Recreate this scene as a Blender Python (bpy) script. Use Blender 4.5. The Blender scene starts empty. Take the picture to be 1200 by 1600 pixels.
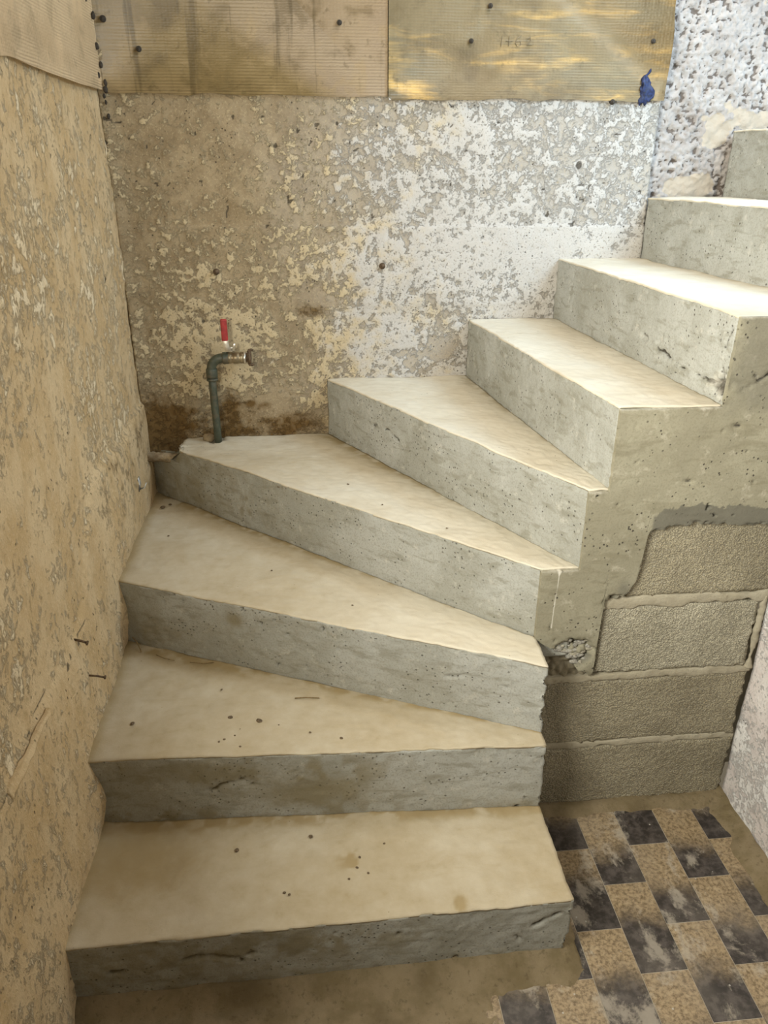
import bpy, bmesh, math, random
import numpy as np
from mathutils import Matrix, Vector

random.seed(7)
S = bpy.context.scene
COL = S.collection

# ------------------------------------------------------------------ camera
CAM = Vector((0.526, -1.1858, 1.4852)); YAW, PIT, ROL, FPX = -0.0968, -0.4336, 0.0015, 1174.5
cyw, syw, cp, sp = math.cos(YAW), math.sin(YAW), math.cos(PIT), math.sin(PIT)
fwd = Vector((-syw*cp, cyw*cp, sp)); rgt = Vector((cyw, syw, 0)); up = rgt.cross(fwd)
r2 = rgt*math.cos(ROL) + up*math.sin(ROL); u2 = up*math.cos(ROL) - rgt*math.sin(ROL)
cam = bpy.data.cameras.new('camera'); co = bpy.data.objects.new('camera', cam); COL.objects.link(co)
co.matrix_world = Matrix(((r2.x, u2.x, -fwd.x, CAM.x), (r2.y, u2.y, -fwd.y, CAM.y), (r2.z, u2.z, -fwd.z, CAM.z), (0, 0, 0, 1)))
cam.sensor_fit = 'VERTICAL'; cam.sensor_height = 36; cam.lens = FPX/1600*36; cam.clip_start = 0.01
S.camera = co

# ------------------------------------------------------------------ light
w = bpy.data.worlds.new('world'); S.world = w; w.use_nodes = True
bg = w.node_tree.nodes['Background']; bg.inputs[0].default_value = (1.0, 0.84, 0.58, 1); bg.inputs[1].default_value = 0.17

def area(name, loc, target, sx, sy, power, color):
    l = bpy.data.lights.new(name, 'AREA'); l.shape = 'RECTANGLE'; l.size = sx; l.size_y = sy; l.energy = power; l.color = color
    o = bpy.data.objects.new(name, l); COL.objects.link(o); o.location = loc
    o.rotation_euler = (Vector(target) - Vector(loc)).to_track_quat('-Z', 'Y').to_euler(); return o
# cool daylight from the window up the stairs, an added unseen warm fill above the upper flight,
# and daylight from the window in the left wall beside the photographer
area('upstairs_window_light', (2.0, 0.15, 2.1), (1.2, 0.6, 1.0), 0.6, 0.6, 31, (0.60, 0.81, 1.0))
area('upper_flight_fill', (1.45, 0.65, 2.75), (1.3, 0.6, 0.9), 0.8, 0.8, 13, (1.0, 0.93, 0.82))
area('left_window_light', (-0.02, -0.80, 1.55), (1.0, -0.42, 1.93), 0.55, 0.65, 70, (1.0, 0.98, 0.86))
S.view_settings.view_transform = 'Standard'; S.view_settings.look = 'None'
S.view_settings.gamma = 1; S.view_settings.use_curve_mapping = False; S.view_settings.exposure = -0.12

# ------------------------------------------------------------------ noise (numpy)
def _hash(i, j, k, s):
    h = (i*374761393 + j*668265263 + k*2147483647 + s*1274126177) & 0xffffffff
    h = ((h ^ (h >> 13))*1274126177) & 0xffffffff
    h = ((h ^ (h >> 16))*2246822519) & 0xffffffff
    return ((h ^ (h >> 15)) & 0xffffff)/float(0xffffff)
def vn(P, scale=1.0, seed=0):
    """smooth value noise, -1..1"""
    Q = np.asarray(P, float)*scale; I = np.floor(Q).astype(np.int64); F = Q - I; F = F*F*F*(F*(F*6 - 15) + 10)
    r = 0
    for a in (0, 1):
        for b in (0, 1):
            for c in (0, 1):
                wgt = (F[:, 0] if a else 1 - F[:, 0])*(F[:, 1] if b else 1 - F[:, 1])*(F[:, 2] if c else 1 - F[:, 2])
                r = r + wgt*_hash(I[:, 0] + a, I[:, 1] + b, I[:, 2] + c, seed)
    return r*2 - 1
def fbm(P, scale, octv=4, seed=0, gain=0.5):
    r = 0; a = 1; t = 0
    for o in range(octv):
        r = r + a*vn(np.asarray(P) + 13.7*o, scale*2.03**o, seed + o*17); t += a; a *= gain
    return r/t*1.6
def cells(P, scale, seed=0):
    """distance to nearest jittered point (worley F1), 0..~1"""
    Q = np.asarray(P, float)*scale; I = np.floor(Q).astype(np.int64); best = np.full(len(Q), 9.0)
    for a in (-1, 0, 1):
        for b in (-1, 0, 1):
            for c in (-1, 0, 1):
                J = I + np.array((a, b, c)); 
                R = np.stack([_hash(J[:, 0], J[:, 1], J[:, 2], seed + q) for q in (1, 2, 3)], 1)
                best = np.minimum(best, ((J + R - Q)**2).sum(1))
    return np.sqrt(best)
def sm(a, b, x):
    t = np.clip((x - a)/(b - a), 0, 1); return t*t*(3 - 2*t)
def segd(px, py, pts):
    """distance of points to a polyline"""
    d = np.full(len(px), 9.0)
    for (ax, ay), (bx, by) in zip(pts[:-1], pts[1:]):
        vx, vy = bx - ax, by - ay; t = np.clip(((px - ax)*vx + (py - ay)*vy)/(vx*vx + vy*vy + 1e-12), 0, 1)
        d = np.minimum(d, np.hypot(px - ax - t*vx, py - ay - t*vy))
    return d

# ------------------------------------------------------------------ mesh helpers
def mk(name, verts, faces, mat, parent=None, smooth=True, mask=None):
    me = bpy.data.meshes.new(name); me.from_pydata(np.asarray(verts).tolist(), [], [list(map(int, f)) for f in faces]); me.update()
    if smooth: me.polygons.foreach_set('use_smooth', [True]*len(me.polygons))
    if mat: me.materials.append(mat)
    if mask is not None:
        at = me.color_attributes.new('mask', 'FLOAT_COLOR', 'POINT')
        m = np.full((len(verts), 4), .5); m[:, :mask.shape[1]] = mask; at.data.foreach_set('color', m.ravel())
    o = bpy.data.objects.new(name, me); COL.objects.link(o)
    if parent:
        o.parent = parent; o.matrix_parent_inverse = parent.matrix_basis.inverted()
    return o
def empty(name, loc, rz=0):
    o = bpy.data.objects.new(name, None); COL.objects.link(o); o.location = loc; o.rotation_euler = (0, 0, rz); o.empty_display_size = .05
    o.matrix_basis = Matrix.Translation(loc) @ Matrix.Rotation(rz, 4, 'Z'); return o
def tag(o, label, cat=None, group=None, kind=None):
    if label: o['label'] = label
    if cat: o['category'] = cat
    if group: o['group'] = group
    if kind: o['kind'] = kind
    return o
def grid(nu, nv):
    i, j = np.meshgrid(np.arange(nu), np.arange(nv), indexing='ij'); a = (i*(nv + 1) + j).ravel()
    return np.stack([a, a + nv + 1, a + nv + 2, a + 1], 1)
def hexa(bot, top, nu, nv, nw):
    """closed, finely divided 6-sided block. bot/top: 4 corners in order (0,0),(1,0),(1,1),(0,1) in (u,v)"""
    B = np.array(bot, float); T = np.array(top, float)
    def pos(u, v, q):
        u = u[:, None]; v = v[:, None]; q = q[:, None]
        b = B[0]*(1-u)*(1-v) + B[1]*u*(1-v) + B[2]*u*v + B[3]*(1-u)*v
        t = T[0]*(1-u)*(1-v) + T[1]*u*(1-v) + T[2]*u*v + T[3]*(1-u)*v
        return b*(1-q) + t*q
    key = {}; V = []; Fs = []
    def patch(n1, n2, f, flip):
        i, j = np.meshgrid(np.arange(n1 + 1), np.arange(n2 + 1), indexing='ij'); ids = f(i.ravel(), j.ravel())
        base = np.stack(ids, 1)
        code = (base[:, 0]*10007 + base[:, 1])*10007 + base[:, 2]
        G = grid(n1, n2); G = G[:, ::-1] if flip else G
        V.append((base, code)); Fs.append(G)
    Z = np.zeros_like
    patch(nu, nw, lambda a, b: (a, Z(a), b), False)      # v=0 face
    patch(nu, nw, lambda a, b: (a, Z(a) + nv, b), True)
    patch(nv, nw, lambda a, b: (Z(a), a, b), True)
    patch(nv, nw, lambda a, b: (Z(a) + nu, a, b), False)
    patch(nu, nv, lambda a, b: (a, b, Z(a)), True)
    patch(nu, nv, lambda a, b: (a, b, Z(a) + nw), False)
    base = np.concatenate([b for b, c in V]); code = np.concatenate([c for b, c in V])
    uq, idx, inv = np.unique(code, return_index=True, return_inverse=True)
    off = 0; F = []
    for (b, c), G in zip(V, Fs): F.append(inv[off + G]); off += len(b)
    b = base[idx].astype(float)
    uvw = np.stack([b[:, 0]/nu, b[:, 1]/nv, b[:, 2]/nw], 1)
    return pos(uvw[:, 0], uvw[:, 1], uvw[:, 2]), np.concatenate(F), uvw
def lathe(prof, n=24, axis='Z'):
    """prof: [(r,h)] closed by caps where r=0"""
    V = []; F = []
    for r, h in prof:
        for k in range(n):
            a = 2*math.pi*k/n; V.append((r*math.cos(a), r*math.sin(a), h))
    for i in range(len(prof) - 1):
        for k in range(n):
            F.append((i*n + k, i*n + (k+1) % n, (i+1)*n + (k+1) % n, (i+1)*n + k))
    V = np.array(V)
    if axis == 'X': V = V[:, [2, 0, 1]]
    if axis == 'Y': V = V[:, [1, 2, 0]]
    return V, F
def tube(path, rad, n=14, caps=True):
    P = [Vector(p) for p in path]; R = rad if isinstance(rad, (list, tuple)) else [rad]*len(P)
    V = []; F = []; nrm = None
    for i, p in enumerate(P):
        t = (P[min(i+1, len(P)-1)] - P[max(i-1, 0)]).normalized()
        if nrm is None: nrm = t.orthogonal().normalized()
        nrm = (nrm - t*nrm.dot(t)).normalized(); bn = t.cross(nrm)
        for k in range(n):
            a = 2*math.pi*k/n; V.append(tuple(p + nrm*(R[i]*math.cos(a)) + bn*(R[i]*math.sin(a))))
    for i in range(len(P) - 1):
        for k in range(n):
            F.append((i*n + k, i*n + (k+1) % n, (i+1)*n + (k+1) % n, (i+1)*n + k))
    if caps: F.append(tuple(range(n))[::-1]); F.append(tuple((len(P)-1)*n + k for k in range(n)))
    return V, F
def boxv(c, s):
    x, y, z = c; a, b, d = (q/2 for q in s)
    V = [(x-a, y-b, z-d), (x+a, y-b, z-d), (x+a, y+b, z-d), (x-a, y+b, z-d), (x-a, y-b, z+d), (x+a, y-b, z+d), (x+a, y+b, z+d), (x-a, y+b, z+d)]
    return V, [(0, 3, 2, 1), (4, 5, 6, 7), (0, 1, 5, 4), (1, 2, 6, 5), (2, 3, 7, 6), (3, 0, 4, 7)]
def bevel(o, wd, seg=2):
    m = o.modifiers.new('bevel', 'BEVEL'); m.width = wd; m.segments = seg; m.limit_method = 'ANGLE'; return o

# ------------------------------------------------------------------ materials
class NT:
    def __init__(s, name):
        s.m = bpy.data.materials.new(name); s.m.use_nodes = True; s.t = s.m.node_tree; s.b = s.t.nodes['Principled BSDF']
        s.b.inputs['Specular IOR Level'].default_value = 0.25; s.b.inputs['Roughness'].default_value = 0.85
    def n(s, ty, **kw):
        o = s.t.nodes.new(ty)
        for k, v in kw.items(): setattr(o, k, v)
        return o
    def put(s, sock, v):
        if isinstance(v, bpy.types.NodeSocket): s.t.links.new(v, sock)
        elif isinstance(v, (tuple, list)): sock.default_value = tuple(v) + ((1,) if len(v) == 3 and len(sock.default_value) == 4 else ())
        else: sock.default_value = v
    def pos(s): return s.n('ShaderNodeNewGeometry').outputs['Position']
    def objc(s): return s.n('ShaderNodeTexCoord').outputs['Object']
    def mapv(s, v, scale=(1, 1, 1), loc=(0, 0, 0)):
        o = s.n('ShaderNodeMapping'); s.put(o.inputs['Vector'], v); o.inputs['Scale'].default_value = scale; o.inputs['Location'].default_value = loc; return o.outputs[0]
    def noise(s, v, scale, detail=6, rough=.6, dist=0):
        o = s.n('ShaderNodeTexNoise'); s.put(o.inputs['Vector'], v); o.inputs['Scale'].default_value = scale; o.inputs['Detail'].default_value = detail
        o.inputs['Roughness'].default_value = rough; o.inputs['Distortion'].default_value = dist; return o.outputs[0]
    def vor(s, v, scale, feature='F1', rnd=1):
        o = s.n('ShaderNodeTexVoronoi', feature=feature); s.put(o.inputs['Vector'], v); o.inputs['Scale'].default_value = scale; o.inputs['Randomness'].default_value = rnd; return o.outputs['Distance']
    def ramp(s, f, a, b, lo=0.0, hi=1.0):
        o = s.n('ShaderNodeMapRange', interpolation_type='SMOOTHSTEP'); s.put(o.inputs[0], f); 
        for i, v in enumerate((a, b, lo, hi)): o.inputs[i+1].default_value = v
        return o.outputs[0]
    def mth(s, op, a, b=0.0, clamp=False):
        o = s.n('ShaderNodeMath', operation=op, use_clamp=clamp); s.put(o.inputs[0], a); s.put(o.inputs[1], b); return o.outputs[0]
    def mix(s, f, a, b, mode='MIX'):
        o = s.n('ShaderNodeMix', data_type='RGBA', blend_type=mode); s.put(o.inputs[0], f); s.put(o.inputs[6], a); s.put(o.inputs[7], b); return o.outputs[2]
    def attr(s, name='mask'):
        o = s.n('ShaderNodeAttribute', attribute_name=name); q = s.n('ShaderNodeSeparateColor'); s.t.links.new(o.outputs['Color'], q.inputs[0])
        s.alpha = o.outputs['Alpha']; return q.outputs[0], q.outputs[1], q.outputs[2]
    def bump(s, h, dist=.002, strength=1.0, nrm=None):
        o = s.n('ShaderNodeBump'); s.put(o.inputs['Height'], h); o.inputs['Distance'].default_value = dist; o.inputs['Strength'].default_value = strength
        if nrm: s.put(o.inputs['Normal'], nrm)
        return o.outputs[0]
    def out(s, col=None, nrm=None, rough=None, metal=None, spec=None):
        if col is not None: s.put(s.b.inputs['Base Color'], col)
        if nrm is not None: s.put(s.b.inputs['Normal'], nrm)
        if rough is not None: s.put(s.b.inputs['Roughness'], rough)
        if metal is not None: s.put(s.b.inputs['Metallic'], metal)
        if spec is not None: s.put(s.b.inputs['Specular IOR Level'], spec)
        return s.m

def mat_wall(name, base, base2, crust, crust2, stain, bump=.004, stretch=(1, 1, 1), fine=1.0, wht=0.0):
    """old board-formed wall: weathered ground colour with patches of pale lime crust, own stains"""
    t = NT(name); p = t.mapv(t.pos(), stretch); R, G, B = t.attr()
    n1 = t.noise(p, 9, 8, .65); n2 = t.noise(p, 52, 10, .74, .3); n3 = t.noise(p, 180, 6, .7)
    ground = t.mix(t.ramp(n1, .38, .62), base, base2)
    ground = t.mix(t.mth('MULTIPLY', t.ramp(n2, .30, .50, 1, 0), .5), ground, tuple(c*.55 for c in base))
    ground = t.mix(t.mth('MULTIPLY', t.alpha, wht), ground, tuple(c*.86 for c in crust2))
    ground = t.mix(t.ramp(n3, .52, .66, 0, .6), ground, crust)
    k = t.mth('ADD', R, t.mth('MULTIPLY', t.mth('SUBTRACT', n2, .5), 2.3*fine)); k = t.mth('ADD', k, t.mth('MULTIPLY', t.mth('SUBTRACT', n3, .5), .9))
    cm = t.mth('MULTIPLY', t.ramp(k, .37, .64), t.ramp(n1, .3, .7, .75, 1.0))
    cr = t.mix(t.ramp(t.mth('ADD', t.alpha, t.mth('MULTIPLY', t.mth('SUBTRACT', t.noise(p, 21, 6, .6), .5), 1.4)), .25, .75), crust, crust2)
    cr = t.mix(t.ramp(n3, .36, .44, .7, 0), cr, tuple(c*.55 for c in base))
    col = t.mix(cm, ground, cr)
    st = t.ramp(t.mth('ADD', G, t.mth('MULTIPLY', t.mth('SUBTRACT', n2, .5), 1.2)), .3, .9)
    col = t.mix(st, col, stain)
    pit = t.ramp(t.mth('ADD', B, t.mth('MULTIPLY', t.mth('SUBTRACT', n3, .5), .5)), .35, .6)
    col = t.mix(t.mth('MULTIPLY', pit, .8), col, (.075, .06, .042))
    # small dark voids left by the boards
    v = t.ramp(t.vor(p, 70), .10, .17, 1, 0); v = t.mth('MULTIPLY', v, t.ramp(t.noise(p, 14, 3), .52, .62))
    col = t.mix(t.mth('MULTIPLY', v, .75), col, (.06, .05, .04))
    h = t.mth('ADD', t.mth('MULTIPLY', cm, .40), t.mth('ADD', t.mth('MULTIPLY', n2, .7), t.mth('MULTIPLY', n3, .45)))
    h = t.mth('SUBTRACT', h, v)
    return t.out(col, t.bump(h, bump), .9)

def mat_concrete(name, c1, c2, dark, pores=1.0, light=(.62, .60, .55), wet_shade_c=(.215, .178, .098)):
    t = NT(name); p = t.pos(); R, G, B = t.attr()
    n1 = t.noise(p, 5, 6, .6, .4); n2 = t.noise(p, 30, 8, .65); n3 = t.noise(t.mapv(p, (1, 1, 3.5)), 14, 6, .6, .5); n4 = t.noise(p, 230, 4, .6)
    col = t.mix(t.ramp(n1, .38, .62), c1, c2)
    col = t.mix(t.ramp(n3, .50, .68, 0, .55), col, dark)
    col = t.mix(t.ramp(n2, .56, .70, 0, .45), col, light)
    col = t.mix(t.mth('MULTIPLY', t.ramp(n4, .38, .5, 1, 0), .35), col, dark)
    v = t.ramp(t.vor(p, 85), .12, .20, 1, 0); v = t.mth('MULTIPLY', v, t.ramp(t.noise(p, 11, 4), .47, .57))
    v2 = t.ramp(t.vor(p, 34), .045, .10, 1, 0); v2 = t.mth('MULTIPLY', v2, t.ramp(t.noise(p, 6, 3), .48, .56)); v = t.mth('MAXIMUM', v, v2)
    v = t.mth('MULTIPLY', v, pores)
    col = t.mix(t.mth('MULTIPLY', v, .7), col, (.09, .08, .065))
    col = t.mix(t.ramp(t.mth('ADD', R, t.mth('MULTIPLY', t.mth('SUBTRACT', n2, .5), .8)), .3, .75), col, (.065, .058, .045))
    col = t.mix(t.ramp(t.mth('ADD', G, t.mth('MULTIPLY', t.mth('SUBTRACT', n2, .5), .35)), .0, 1.2, 0, .85), col, wet_shade_c)
    col = t.mix(t.ramp(t.mth('ADD', B, t.mth('MULTIPLY', t.mth('SUBTRACT', n2, .5), .8)), .35, .8), col, (.66, .63, .56))
    h = t.mth('SUBTRACT', t.mth('ADD', t.mth('MULTIPLY', n2, .35), t.mth('MULTIPLY', n4, .3)), v)
    return t.out(col, t.bump(h, .0022), .88)

def mat_tread():
    t = NT('tread_screed'); p = t.pos(); R, G, B = t.attr()
    n1 = t.noise(p, 4, 5, .6, .3); n2 = t.noise(p, 26, 8, .6); n3 = t.noise(p, 300, 4, .6); n4 = t.noise(t.mapv(p, (1, 3, 1)), 9, 6, .6, .8)
    col = t.mix(t.ramp(n1, .35, .65), (.63, .57, .455), (.70, .655, .55))
    col = t.mix(t.ramp(n4, .52, .70, 0, .25), col, (.50, .42, .29))
    col = t.mix(t.ramp(n2, .60, .74, 0, .22), col, (.46, .40, .30))
    v = t.mth('MULTIPLY', t.ramp(t.vor(p, 48), .05, .10, 1, 0), t.ramp(t.noise(p, 5, 3), .55, .64))
    col = t.mix(t.mth('MULTIPLY', v, .8), col, (.16, .12, .075))
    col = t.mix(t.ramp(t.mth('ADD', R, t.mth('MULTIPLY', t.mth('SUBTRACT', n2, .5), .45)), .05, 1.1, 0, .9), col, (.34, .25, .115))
    return t.out(col, t.bump(t.mth('ADD', t.mth('MULTIPLY', n2, .5), t.mth('MULTIPLY', n3, .25)), .0016), .93)

def mat_block(name, tint):
    t = NT(name); p = t.pos()
    n1 = t.noise(p, 7, 6, .6); n2 = t.noise(p, 45, 6, .6); g = t.vor(p, 260); n3 = t.noise(p, 260, 4, .7)
    col = t.mix(t.ramp(n1, .35, .65), (.30*tint[0], .285*tint[1], .245*tint[2]), (.40*tint[0], .385*tint[1], .34*tint[2]))
    col = t.mix(t.ramp(g, .25, .65, .0, .5), col, (.13, .12, .10)); col = t.mix(t.ramp(n3, .55, .68, 0, .5), col, (.56, .54, .49))
    return t.out(col, t.bump(t.mth('SUBTRACT', t.mth('MULTIPLY', n3, .6), t.mth('MULTIPLY', g, .9)), .0028), .95)

def mat_mortar(name, c1, c2, dark):
    t = NT(name); p = t.pos(); n1 = t.noise(p, 12, 7, .65); n2 = t.noise(p, 70, 8, .7); n3 = t.noise(p, 4, 4, .6)
    col = t.mix(t.ramp(n1, .35, .65), c1, c2); col = t.mix(t.ramp(n2, .32, .46, .6, 0), col, dark); col = t.mix(t.ramp(n3, .5, .7, 0, .5), col, dark)
    return t.out(col, t.bump(n2, .003), .92)

def mat_panel(name, c1, c2, c3, gold_sheen, lines, drip, rough=.45, spec=.5):
    """brushed skim coat of the board strip: fine horizontal comb lines, runs and blotches"""
    t = NT(name); p = t.pos(); R, G, B = t.attr()
    n1 = t.noise(t.mapv(p, (1, 1, 1.6)), 5, 6, .6, .4); n2 = t.noise(p, 40, 7, .65); ns = t.noise(t.mapv(p, (1.2, 1.2, 7)), 5, 6, .6, .6)
    col = t.mix(t.ramp(n1, .34, .60), c1, c2); col = t.mix(t.ramp(t.noise(p, 3.3, 4, .5), .48, .66), col, c3)
    gm = t.ramp(t.mth('ADD', G, t.mth('MULTIPLY', t.mth('SUBTRACT', ns, .5), 1.5)), .18, .9)  # mask of the painted golden sheen
    col = t.mix(t.mth('MULTIPLY', t.alpha, .8), col, (.40, .31, .225)); col = t.mix(gm, col, gold_sheen)
    blot = t.noise(p, 11, 5, .55, .3); col = t.mix(t.ramp(blot, .52, .66, 0, .5), col, tuple(c*.62 for c in c1)); col = t.mix(t.ramp(blot, .36, .46, .4, 0), col, tuple(min(1, c*1.35) for c in c3))
    dr = t.noise(t.mapv(p, (1, 1, .07)), 26, 4, .6); col = t.mix(t.mth('MULTIPLY', t.ramp(dr, .56, .66), drip), col, tuple(c*.45 for c in c1))
    col = t.mix(t.ramp(R, .35, .8), col, (.085, .07, .045)); col = t.mix(t.ramp(B, .4, .8), col, (.78, .76, .72))
    col = t.mix(t.ramp(n2, .30, .42, .45, 0), col, tuple(c*.5 for c in c1))
    wv = t.n('ShaderNodeTexWave', wave_type='BANDS', bands_direction='Z'); t.put(wv.inputs[0], p); wv.inputs['Scale'].default_value = lines; wv.inputs['Distortion'].default_value = 1.6; wv.inputs['Detail'].default_value = 3; wv.inputs['Detail Scale'].default_value = .25
    lines_ = t.mth('MULTIPLY', wv.outputs[1], t.ramp(n1, .42, .62, .05, 1))
    col = t.mix(t.mth('MULTIPLY', lines_, t.ramp(gm, 0, 1, .12, .5)), col, t.mix(gm, tuple(min(1, c*1.7) for c in c2), (.80, .62, .36)))
    chk = t.mth('MULTIPLY', t.vor(t.mapv(p, (.75, .75, 1.25)), 150, rnd=.35), .6)
    return t.out(col, t.bump(t.mth('ADD', t.mth('ADD', t.mth('MULTIPLY', lines_, .5), chk), t.mth('MULTIPLY', n2, .6)), .0011), rough, spec=spec)

def mat_rough():
    t = NT('rough_render'); p = t.pos(); R, G, B = t.attr(); n2 = t.noise(p, 60, 8, .7); n3 = t.noise(p, 9, 5, .6)
    col = t.mix(t.ramp(n3, .35, .65), (.36, .32, .29), (.47, .43, .40)); col = t.mix(t.ramp(R, .3, .75), col, (.16, .13, .11))
    col = t.mix(t.ramp(n2, .36, .46, .5, 0), col, (.25, .21, .18))
    col = t.mix(t.ramp(t.mth('ADD', G, t.mth('MULTIPLY', t.mth('SUBTRACT', n2, .5), .8)), .35, .6), col, (.46, .385, .30))
    return t.out(col, t.bump(n2, .004), .9)

def mat_tile():
    t = NT('floor_tile'); o = t.objc(); p = t.pos()
    sep = t.n('ShaderNodeSeparateXYZ'); t.put(sep.inputs[0], o); oi = t.n('ShaderNodeObjectInfo')
    ng = t.noise(p, 16, 6, .6); nf = t.noise(p, 120, 6, .7); nm = t.noise(p, 45, 5, .65)
    f = t.mth('ADD', sep.outputs[1], t.mth('MULTIPLY', t.mth('SUBTRACT', ng, .5), .10)); f = t.mth('ADD', f, t.mth('MULTIPLY', t.mth('SUBTRACT', oi.outputs['Random'], .5), .05))
    br = t.mix(t.ramp(nf, .35, .62), (.17, .12, .067), (.43, .325, .20)); br = t.mix(t.ramp(nm, .5, .7, 0, .5), br, (.52, .415, .275))
    dk = t.mix(t.ramp(nm, .4, .65), (.030, .025, .024), (.10, .085, .080))
    col = t.mix(t.ramp(f, -.035, .045), dk, br)
    st = t.noise(t.mapv(p, (1, .7, 1)), 10, 8, .68, .3); lime = t.ramp(t.mth('ADD', st, t.mth('MULTIPLY', t.mth('SUBTRACT', nf, .5), .12)), .53, .62)
    col = t.mix(t.mth('MULTIPLY', lime, .62), col, (.50, .45, .38))
    haz = t.noise(p, 4.5, 5, .6); col = t.mix(t.ramp(haz, .46, .7, .02, .24), col, (.34, .30, .26))
    sc = t.mth('MULTIPLY', t.ramp(t.vor(p, 36), .05, .09, 1, 0), t.ramp(t.noise(p, 8, 3), .5, .58)); col = t.mix(t.mth('MULTIPLY', sc, .8), col, (.55, .53, .5))
    return t.out(col, t.bump(t.mth('ADD', t.mth('MULTIPLY', lime, .5), t.mth('MULTIPLY', nf, .3)), .0008), t.ramp(lime, 0, 1, .38, .85), spec=.45)

def mat_plain(name, c, rough=.5, metal=0, var=.25, scale=60, dirt_shade=None, spec=.5):
    t = NT(name); p = t.objc(); n = t.noise(p, scale, 6, .65)
    col = t.mix(t.ramp(n, .35, .65), tuple(q*(1 - var) for q in c), tuple(min(1, q*(1 + var)) for q in c))
    if dirt_shade: col = t.mix(t.ramp(t.noise(p, scale*.5, 6, .7), .48, .62, 0, .85), col, dirt_shade)
    return t.out(col, t.bump(n, .0004), rough, metal, spec)

M = {}
M['back'] = mat_wall('back_wall_concrete', (.27, .20, .112), (.37, .285, .172), (.56, .455, .29), (.54, .515, .485), (.15, .088, .03), wht=.78)
M['left'] = mat_wall('left_wall_plaster', (.60, .435, .235), (.70, .545, .335), (.80, .65, .42), (.87, .76, .56), (.30, .20, .095), bump=.0048, fine=1.0, stretch=(1, 1, .65))
M['right'] = mat_wall('right_wall_plaster', (.80, .73, .72), (.86, .82, .81), (.90, .88, .88), (.92, .92, .93), (.22, .17, .175))
M['rough'] = mat_rough()
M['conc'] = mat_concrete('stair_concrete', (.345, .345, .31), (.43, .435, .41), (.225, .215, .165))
M['side'] = mat_concrete('stair_side_concrete', (.29, .27, .20), (.35, .33, .25), (.21, .19, .13), 1.4, (.55, .51, .42), (.125, .12, .10))
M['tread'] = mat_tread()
M['block'] = mat_block('concrete_block', (1.14, 1.05, .84)); M['block_pale'] = mat_block('concrete_block_pale', (1.55, 1.5, 1.32))
M['joint'] = mat_mortar('joint_mortar', (.38, .34, .255), (.45, .41, .32), (.28, .245, .175))
M['pack'] = mat_mortar('packing_mortar', (.27, .235, .165), (.36, .32, .235), (.13, .11, .075))
M['fill'] = mat_mortar('floor_mortar', (.20, .155, .085), (.29, .23, .145), (.12, .09, .05))
M['panel_l'] = mat_panel('panel_coat_brown', (.17, .115, .042), (.235, .165, .07), (.28, .20, .10), (.46, .32, .15), 42, .6)
M['panel_r'] = mat_panel('panel_coat_gold', (.165, .115, .05), (.215, .16, .08), (.185, .155, .095), (.72, .44, .12), 46, .12)
M['panel_w'] = mat_panel('panel_coat_tan', (.58, .43, .255), (.66, .505, .32), (.60, .45, .275), (.5, .4, .28), 50, .12, .6)
M['tile'] = mat_tile()
M['grout'] = mat_mortar('tile_grout', (.50, .44, .36), (.58, .52, .44), (.40, .35, .28))
M['pipe'] = mat_plain('green_pipe_plastic', (.058, .068, .046), .5, 0, .25, 40, (.10, .08, .05))
M['brass'] = mat_plain('valve_brass', (.36, .30, .20), .42, .8, .3, 90, (.16, .11, .06))
M['chrome'] = mat_plain('lever_steel', (.72, .68, .60), .3, .9, .12, 80)
M['red'] = mat_plain('lever_red_sleeve', (.33, .022, .022), .5, 0, .2, 60)
M['rust'] = mat_plain('rusty_iron', (.13, .085, .05), .75, .4, .4, 120)
M['steel'] = mat_plain('bracket_zinc', (.62, .60, .55), .45, .5, .3, 90)
M['black'] = mat_plain('dark_plug', (.040, .032, .024), .8, 0, .4, 200)
M['blue'] = mat_plain('blue_paint', (.010, .020, .075), .6, 0, .6, 150)
M['crumb'] = mat_plain('crumb_brown', (.14, .10, .06), .9, 0, .4, 200)
M['twig'] = mat_plain('straw', (.24, .17, .085), .85, 0, .3, 150)
M['stub'] = mat_plain('mortar_caked_pipe', (.30, .23, .14), .9, 0, .35, 60, (.13, .085, .045))
M['stone'] = mat_plain('gravel_grey', (.30, .285, .25), .9, 0, .4, 150)
M['side_stone'] = mat_plain('gravel_pale', (.42, .39, .31), .9, 0, .35, 150)

# ------------------------------------------------------------------ measured layout (metres)
W, YB, YS, XR = 1.0, 1.119, .183, 1.537
Zs = [0, .165, .3414, .522, .698, .8785, 1.0527, 1.2276, 1.3983, 1.5742]
NOSE = {1: ((0, -.2115), (W, -.2003)), 2: ((0, .088), (W, .0415)), 3: ((0, .538), (W, .082)), 4: ((0, YB), (W, YS)),
        5: ((.570, YB), (1.081, YS)), 6: ((1.0105, YB), (1.123, YS)), 7: ((1.276, YB), (1.333, YS)), 8: ((1.527, YB), (1.625, YS)), 9: ((1.755, YB), (1.86, YS)), 10: ((2.0, YB), (2.1, YS))}
def field(P):
    """common small unevenness of cast concrete"""
    d = np.stack([fbm(P, 14, 3, 5), fbm(P, 14, 3, 25), fbm(P, 14, 3, 45)], 1)*.0015
    d += np.stack([vn(P, 90, 6), vn(P, 90, 26), vn(P, 90, 46)], 1)*.0009
    return d

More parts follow.
